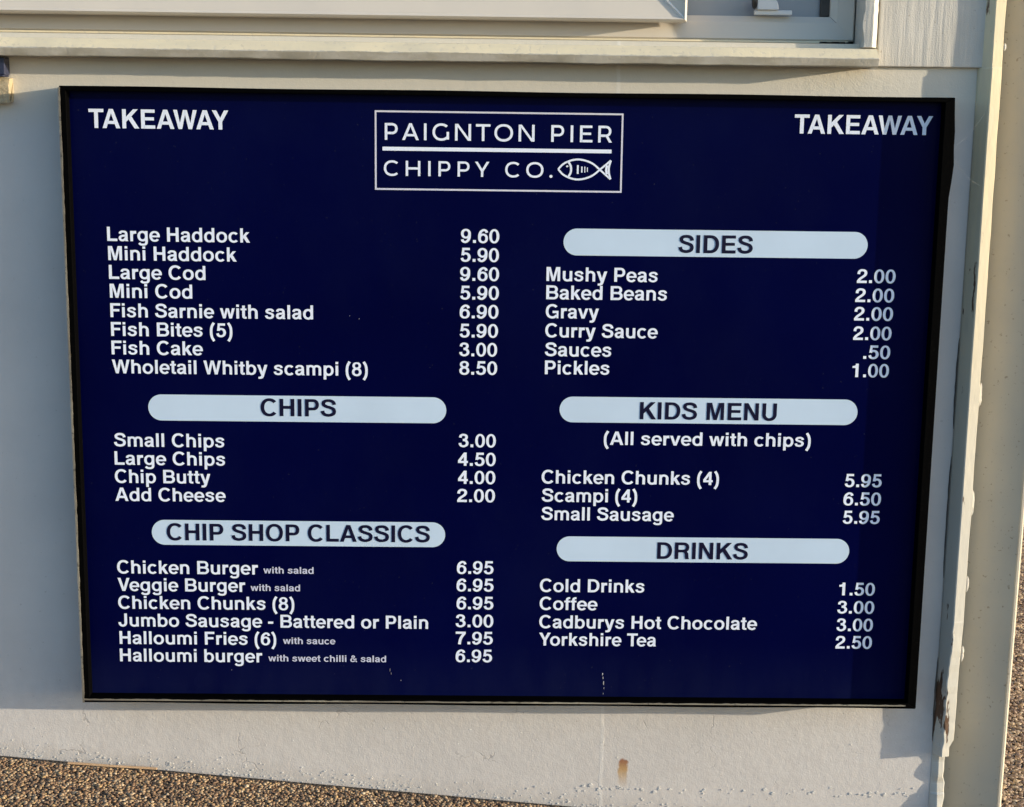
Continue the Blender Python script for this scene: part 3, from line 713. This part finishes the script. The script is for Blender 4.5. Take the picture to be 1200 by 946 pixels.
CAP, YT = 0.0192, FACE_Y-0.0004
LINES = [
 ('Large Haddock', 0.0524, 0.1932, 0.6546, '9.60', 0.5318, 0.0523, 0.6579), ('Mini Haddock', 0.0529, 0.1742, 0.6286, '5.90', 0.5315, 0.0524, 0.6322),
 ('Large Cod', 0.0531, 0.1311, 0.603, '9.60', 0.531, 0.0534, 0.6062), ('Mini Cod', 0.0534, 0.1122, 0.5773, '5.90', 0.5312, 0.0532, 0.5804),
 ('Fish Sarnie with salad', 0.0532, 0.2769, 0.5506, '6.90', 0.531, 0.0531, 0.5545), ('Fish Bites (5)', 0.0532, 0.166, 0.5247, '5.90', 0.5309, 0.0529, 0.528),
 ('Fish Cake', 0.053, 0.1252, 0.499, '3.00', 0.5309, 0.052, 0.5018), ('Wholetail Whitby scampi (8)', 0.0528, 0.3518, 0.4727, '8.50', 0.531, 0.0522, 0.4761),
 ('Small Chips', 0.0518, 0.153, 0.3695, '3.00', 0.5308, 0.0517, 0.3735), ('Large Chips', 0.0518, 0.1536, 0.3435, '4.50', 0.53, 0.0526, 0.3469),
 ('Chip Butty', 0.0514, 0.1329, 0.3176, '4.00', 0.5302, 0.0522, 0.3209), ('Add Cheese', 0.051, 0.154, 0.2916, '2.00', 0.5292, 0.053, 0.2947),
 ('Chicken Burger', 0.0499, 0.1985, 0.1861, '6.95', 0.5294, 0.0519, 0.1899), ('Veggie Burger', 0.05, 0.1799, 0.1604, '6.95', 0.5291, 0.0525, 0.1641),
 ('Chicken Chunks (8)', 0.0497, 0.2492, 0.1341, '6.95', 0.5293, 0.0524, 0.1375), ('Jumbo Sausage - Battered or Plain', 0.0491, 0.4398, 0.1079, '3.00', 0.5282, 0.0536, 0.1109),
 ('Halloumi Fries (6)', 0.0499, 0.2226, 0.0817, '7.95', 0.5284, 0.053, 0.0853), ('Halloumi burger', 0.0495, 0.2027, 0.0557, '6.95', 0.5285, 0.0522, 0.0587),
 ('Mushy Peas', 0.6492, 0.1523, 0.6071, '2.00', 1.0751, 0.0529, 0.6094), ('Baked Beans', 0.6493, 0.1657, 0.582, '2.00', 1.0742, 0.0534, 0.5831),
 ('Gravy', 0.6491, 0.0729, 0.5559, '2.00', 1.0739, 0.0536, 0.5575), ('Curry Sauce', 0.6488, 0.1551, 0.5295, '2.00', 1.0741, 0.0529, 0.5305),
 ('Sauces', 0.6487, 0.0918, 0.5031, '.50', 1.0896, 0.0372, 0.5042), ('Pickles', 0.6492, 0.0893, 0.4779, '1.00', 1.0755, 0.051, 0.4784),
 ('Chicken Chunks (4)', 0.6472, 0.249, 0.3227, '5.95', 1.0733, 0.0522, 0.3217), ('Scampi (4)', 0.6477, 0.1343, 0.2962, '6.50', 1.0729, 0.053, 0.2952),
 ('Small Sausage', 0.6476, 0.1868, 0.2696, '5.95', 1.0733, 0.0524, 0.2685), ('Cold Drinks', 0.6474, 0.1486, 0.1644, '1.50', 1.0737, 0.051, 0.163),
 ('Coffee', 0.6475, 0.0823, 0.1377, '3.00', 1.0727, 0.0526, 0.136), ('Cadburys Hot Chocolate', 0.6474, 0.3113, 0.1106, '3.00', 1.0728, 0.0521, 0.1098),
 ('Yorkshire Tea', 0.6474, 0.1677, 0.0845, '2.50', 1.0727, 0.0522, 0.0836)]
SMALL = {'Chicken Burger': ('with salad', 0.256, 0.0708, 0.188), 'Veggie Burger': ('with salad', 0.2375, 0.0699, 0.1621),
         'Halloumi Fries (6)': ('with sauce', 0.2821, 0.0746, 0.0837), 'Halloumi burger': ('with sweet chilli & salad', 0.2609, 0.1681, 0.0575)}
for n, x, w, z, pr, px, pw, pz in LINES:
    o = set_text(MB(), n, x, w, z, CAP).build("menu_line", M_white, B, fix=False)
    if not n.startswith(('Cadb', 'York')): o['label'] = "white menu line reading " + n
    set_text(MB(), pr, px, pw, pz, CAP).build("price", M_white, o, fix=False)
    if n in SMALL:
        t, sx2, sw2, sz2 = SMALL[n]
        set_text(MB(), t, sx2, sw2, sz2, 0.0098).build("small_note", M_small, o, fix=False)
set_text(MB(), "(All served with chips)", 0.7331, 0.2895, 0.3789, 0.0190).build("menu_note", M_white, B, fix=False)
for x, w, z in ((0.0333, 0.1865, 0.8054), (0.9795, 0.1866, 0.8102)):
    o = set_text(MB(), "TAKEAWAY", x, w, z, 0.0252).build("takeaway_text", M_white, B, fix=False)
for t, x0, x1, z0, z1, tx, tw, tz in (("CHIPS", .1008, .5132, .4070, .4437, .2563, .1042, .4149), ("CHIP SHOP CLASSICS", .1004, .5126, .2286, .2648, .1214, .3697, .2354),
        ("SIDES", .6716, 1.0872, .6425, .6790, .8285, .1016, .6477), ("KIDS MENU", .6706, 1.0859, .4104, .4467, .7824, .1908, .4157), ("DRINKS", .6702, 1.0850, .2098, .2462, .8126, .1286, .2145)):
    r = (z1-z0)/2; pts = []
    for cx_, a0 in ((x1-r, -90), (x0+r, 90)):
        for k in range(25):
            a = math.radians(a0+180*k/24); pts.append((cx_+r*math.cos(a), (z0+z1)/2+r*math.sin(a)))
    hb = MB().poly(pts, YT).build("heading_bar", M_pill, B, fix=False); hb['label'] = "pale rounded bar headed " + t
    set_text(MB(), t, tx, tw, tz, 0.0245, YT-0.0003).build("heading_text", M_ink, hb, fix=False)

# emblem: box, two words with a rule between and a small fish
em = MB(); x0, x1, z0, z1, w = 0.4154, 0.7490, 0.7280, 0.8335, 0.0023
em.poly([(x0, z0), (x1, z0), (x1, z0+w), (x0, z0+w)], YT); em.poly([(x0, z1-w), (x1, z1-w), (x1, z1), (x0, z1)], YT)
em.poly([(x0, z0+w), (x0+w, z0+w), (x0+w, z1-w), (x0, z1-w)], YT); em.poly([(x1-w, z0+w), (x1, z0+w), (x1, z1-w), (x1-w, z1-w)], YT)
LOGO = em.build("logo_box", M_border, B, fix=False)
lt = MB(); set_text(lt, "PAIGNTON PIER", 0.4288, 0.3055, 0.7948, 0.0222, font=EM, track=95)
set_text(lt, "CHIPPY CO.", 0.4275, 0.2275, 0.7470, 0.0202, font=EM, track=165)
lt.poly([(0.4257, 0.7805), (0.7340, 0.7805), (0.7340, 0.7855), (0.4257, 0.7855)], YT)
lt.build("logo_lettering", M_white, LOGO, fix=False)
fs = MB()
def fish_stroke(pts, w=0.00125, k=6):
    c = spline(pts, k); t = np.gradient(c, axis=0); t /= np.linalg.norm(t, axis=1)[:, None]; nn = np.stack([-t[:, 1], t[:, 0]], 1)*w
    fish_stroke.d += 0.00004
    for i in range(len(c)-1): fs.poly([tuple(c[i]+nn[i]), tuple(c[i+1]+nn[i+1]), tuple(c[i+1]-nn[i+1]), tuple(c[i]-nn[i])], YT-fish_stroke.d)
fish_stroke.d = 0
zc = 0.7585
fish_stroke([(0.6625, zc), (0.670, zc+.0075), (0.682, zc+.0125), (0.694, zc+.0130), (0.708, zc+.0085), (0.720, zc-.001), (0.7335, zc-.0125)])
fish_stroke([(0.6625, zc), (0.670, zc-.0075), (0.682, zc-.0125), (0.694, zc-.0130), (0.708, zc-.0085), (0.720, zc+.001), (0.7335, zc+.0125)])
fish_stroke([(0.7335, zc+.0125), (0.7312, zc+.004), (0.7312, zc-.004), (0.7335, zc-.0125)])
fish_stroke([(0.676, zc+.0105), (0.6795, zc+.004), (0.6795, zc-.004), (0.676, zc-.0105)], 0.0014)
fish_stroke([(0.7285, zc+.006), (0.7275, zc), (0.7285, zc-.006)], 0.0016)
fish_stroke([(0.6735, zc+.0035), (0.6748, zc+.0042), (0.6758, zc+.0034)], 0.001)
for k, (dx_, h_, w_) in enumerate(((0.6890, .0058, .0012), (0.6945, .0040, .0009), (0.6985, .0040, .0006), (0.7020, .0030, .0005))):
    fish_stroke([(dx_, zc+h_), (dx_, zc), (dx_, zc-h_)], w_, 2)
fs.build("fish_drawing", M_white, LOGO, fix=False)
# dried drips and specks on the print
for (x, z, sx3, sz3) in ((0.7393, 0.0420, .0016, .0022), (0.7402, 0.0360, .0009, .0028), (0.7412, 0.0285, .0014, .0036), (0.7418, 0.0205, .0009, .0020), (0.7410, 0.0125, .0007, .0018),
                         (0.4345, 0.0455, .0007, .0030), (0.4360, 0.0405, .0006, .0022), (0.4500, 0.0300, .0011, .0012), (0.2080, 0.0440, .0011, .0011), (0.3800, 0.556, .0008, .0008), (0.3930, 0.552, .0010, .0008)):
    ring = lambda s: [(x+.75*s*sx3*math.cos(q)*random.uniform(.7, 1.2), z+s*sz3*math.sin(q)*random.uniform(.7, 1.2)) for q in np.linspace(0, 6.283, 9)[:-1]]
    a, b = ring(1), ring(.5)
    MB().loft([[(p0, FACE_Y+.0002, p1) for p0, p1 in a], [(p0, FACE_Y-.0004, p1) for p0, p1 in b]]).build("dried_drip", M_drop, B)

# ------------------------------------------------------------------ small things on the ground and in the corner
def tube(mb, pts, r, n=6):
    rings = []
    P_ = [Vector(q) for q in pts]
    for i, q in enumerate(P_):
        t = (P_[min(i+1, len(P_)-1)]-P_[max(i-1, 0)]).normalized()
        a = t.cross(Vector((0.3, 0.8, 0.52))).normalized(); b = t.cross(a)
        rings.append([tuple(q+(a*math.cos(k*6.283/n)+b*math.sin(k*6.283/n))*r) for k in range(n)])
    mb.loft(rings)
st = MB(); pts = []
for t in np.linspace(0, 1, 14):
    x = -0.036+0.128*t; pts.append((x, -0.017+0.007*t+0.0004*math.sin(t*9), float(ground_z(x))+0.0050))
rings = [[(x, y-.0022, z-.0010), (x, y+.0022, z-.0010), (x, y+.0022, z+.0010), (x, y-.0022, z+.0010)] for x, y, z in pts]
tag(st.loft(rings).build("wooden_stick", M_stick, bev=0.0004), "thin bare wooden stick lying on the gravel against the wall", "stick")

cw = MB()
m_web, ntw, pw_ = new_mat("cobweb_silk"); pw_.inputs['Base Color'].default_value = (0.6, 0.6, 0.6, 1); pw_.inputs['Roughness'].default_value = 0.6
nz = noise(ntw, coord(ntw), 300, 2); ntw.links.new(ramp(ntw, nz, 0.2, 0.9), pw_.inputs['Alpha'])
anchors = [((1.192, -0.048, 0.795), (1.2435, -0.016, 0.845)), ((1.192, -0.048, 0.780), (1.2435, -0.016, 0.742))]
for a, b in anchors:
    a = Vector(a); b = Vector(b); pts = []
    for t in np.linspace(0, 1, 12):
        q = a.lerp(b, t); q.z -= 0.006*math.sin(math.pi*t); pts.append(q)
    tube(cw, pts, 0.00008, 4)
tag(cw.build("cobweb", m_web), "faint cobweb threads between the board's right edge and the corner trim", "cobweb")
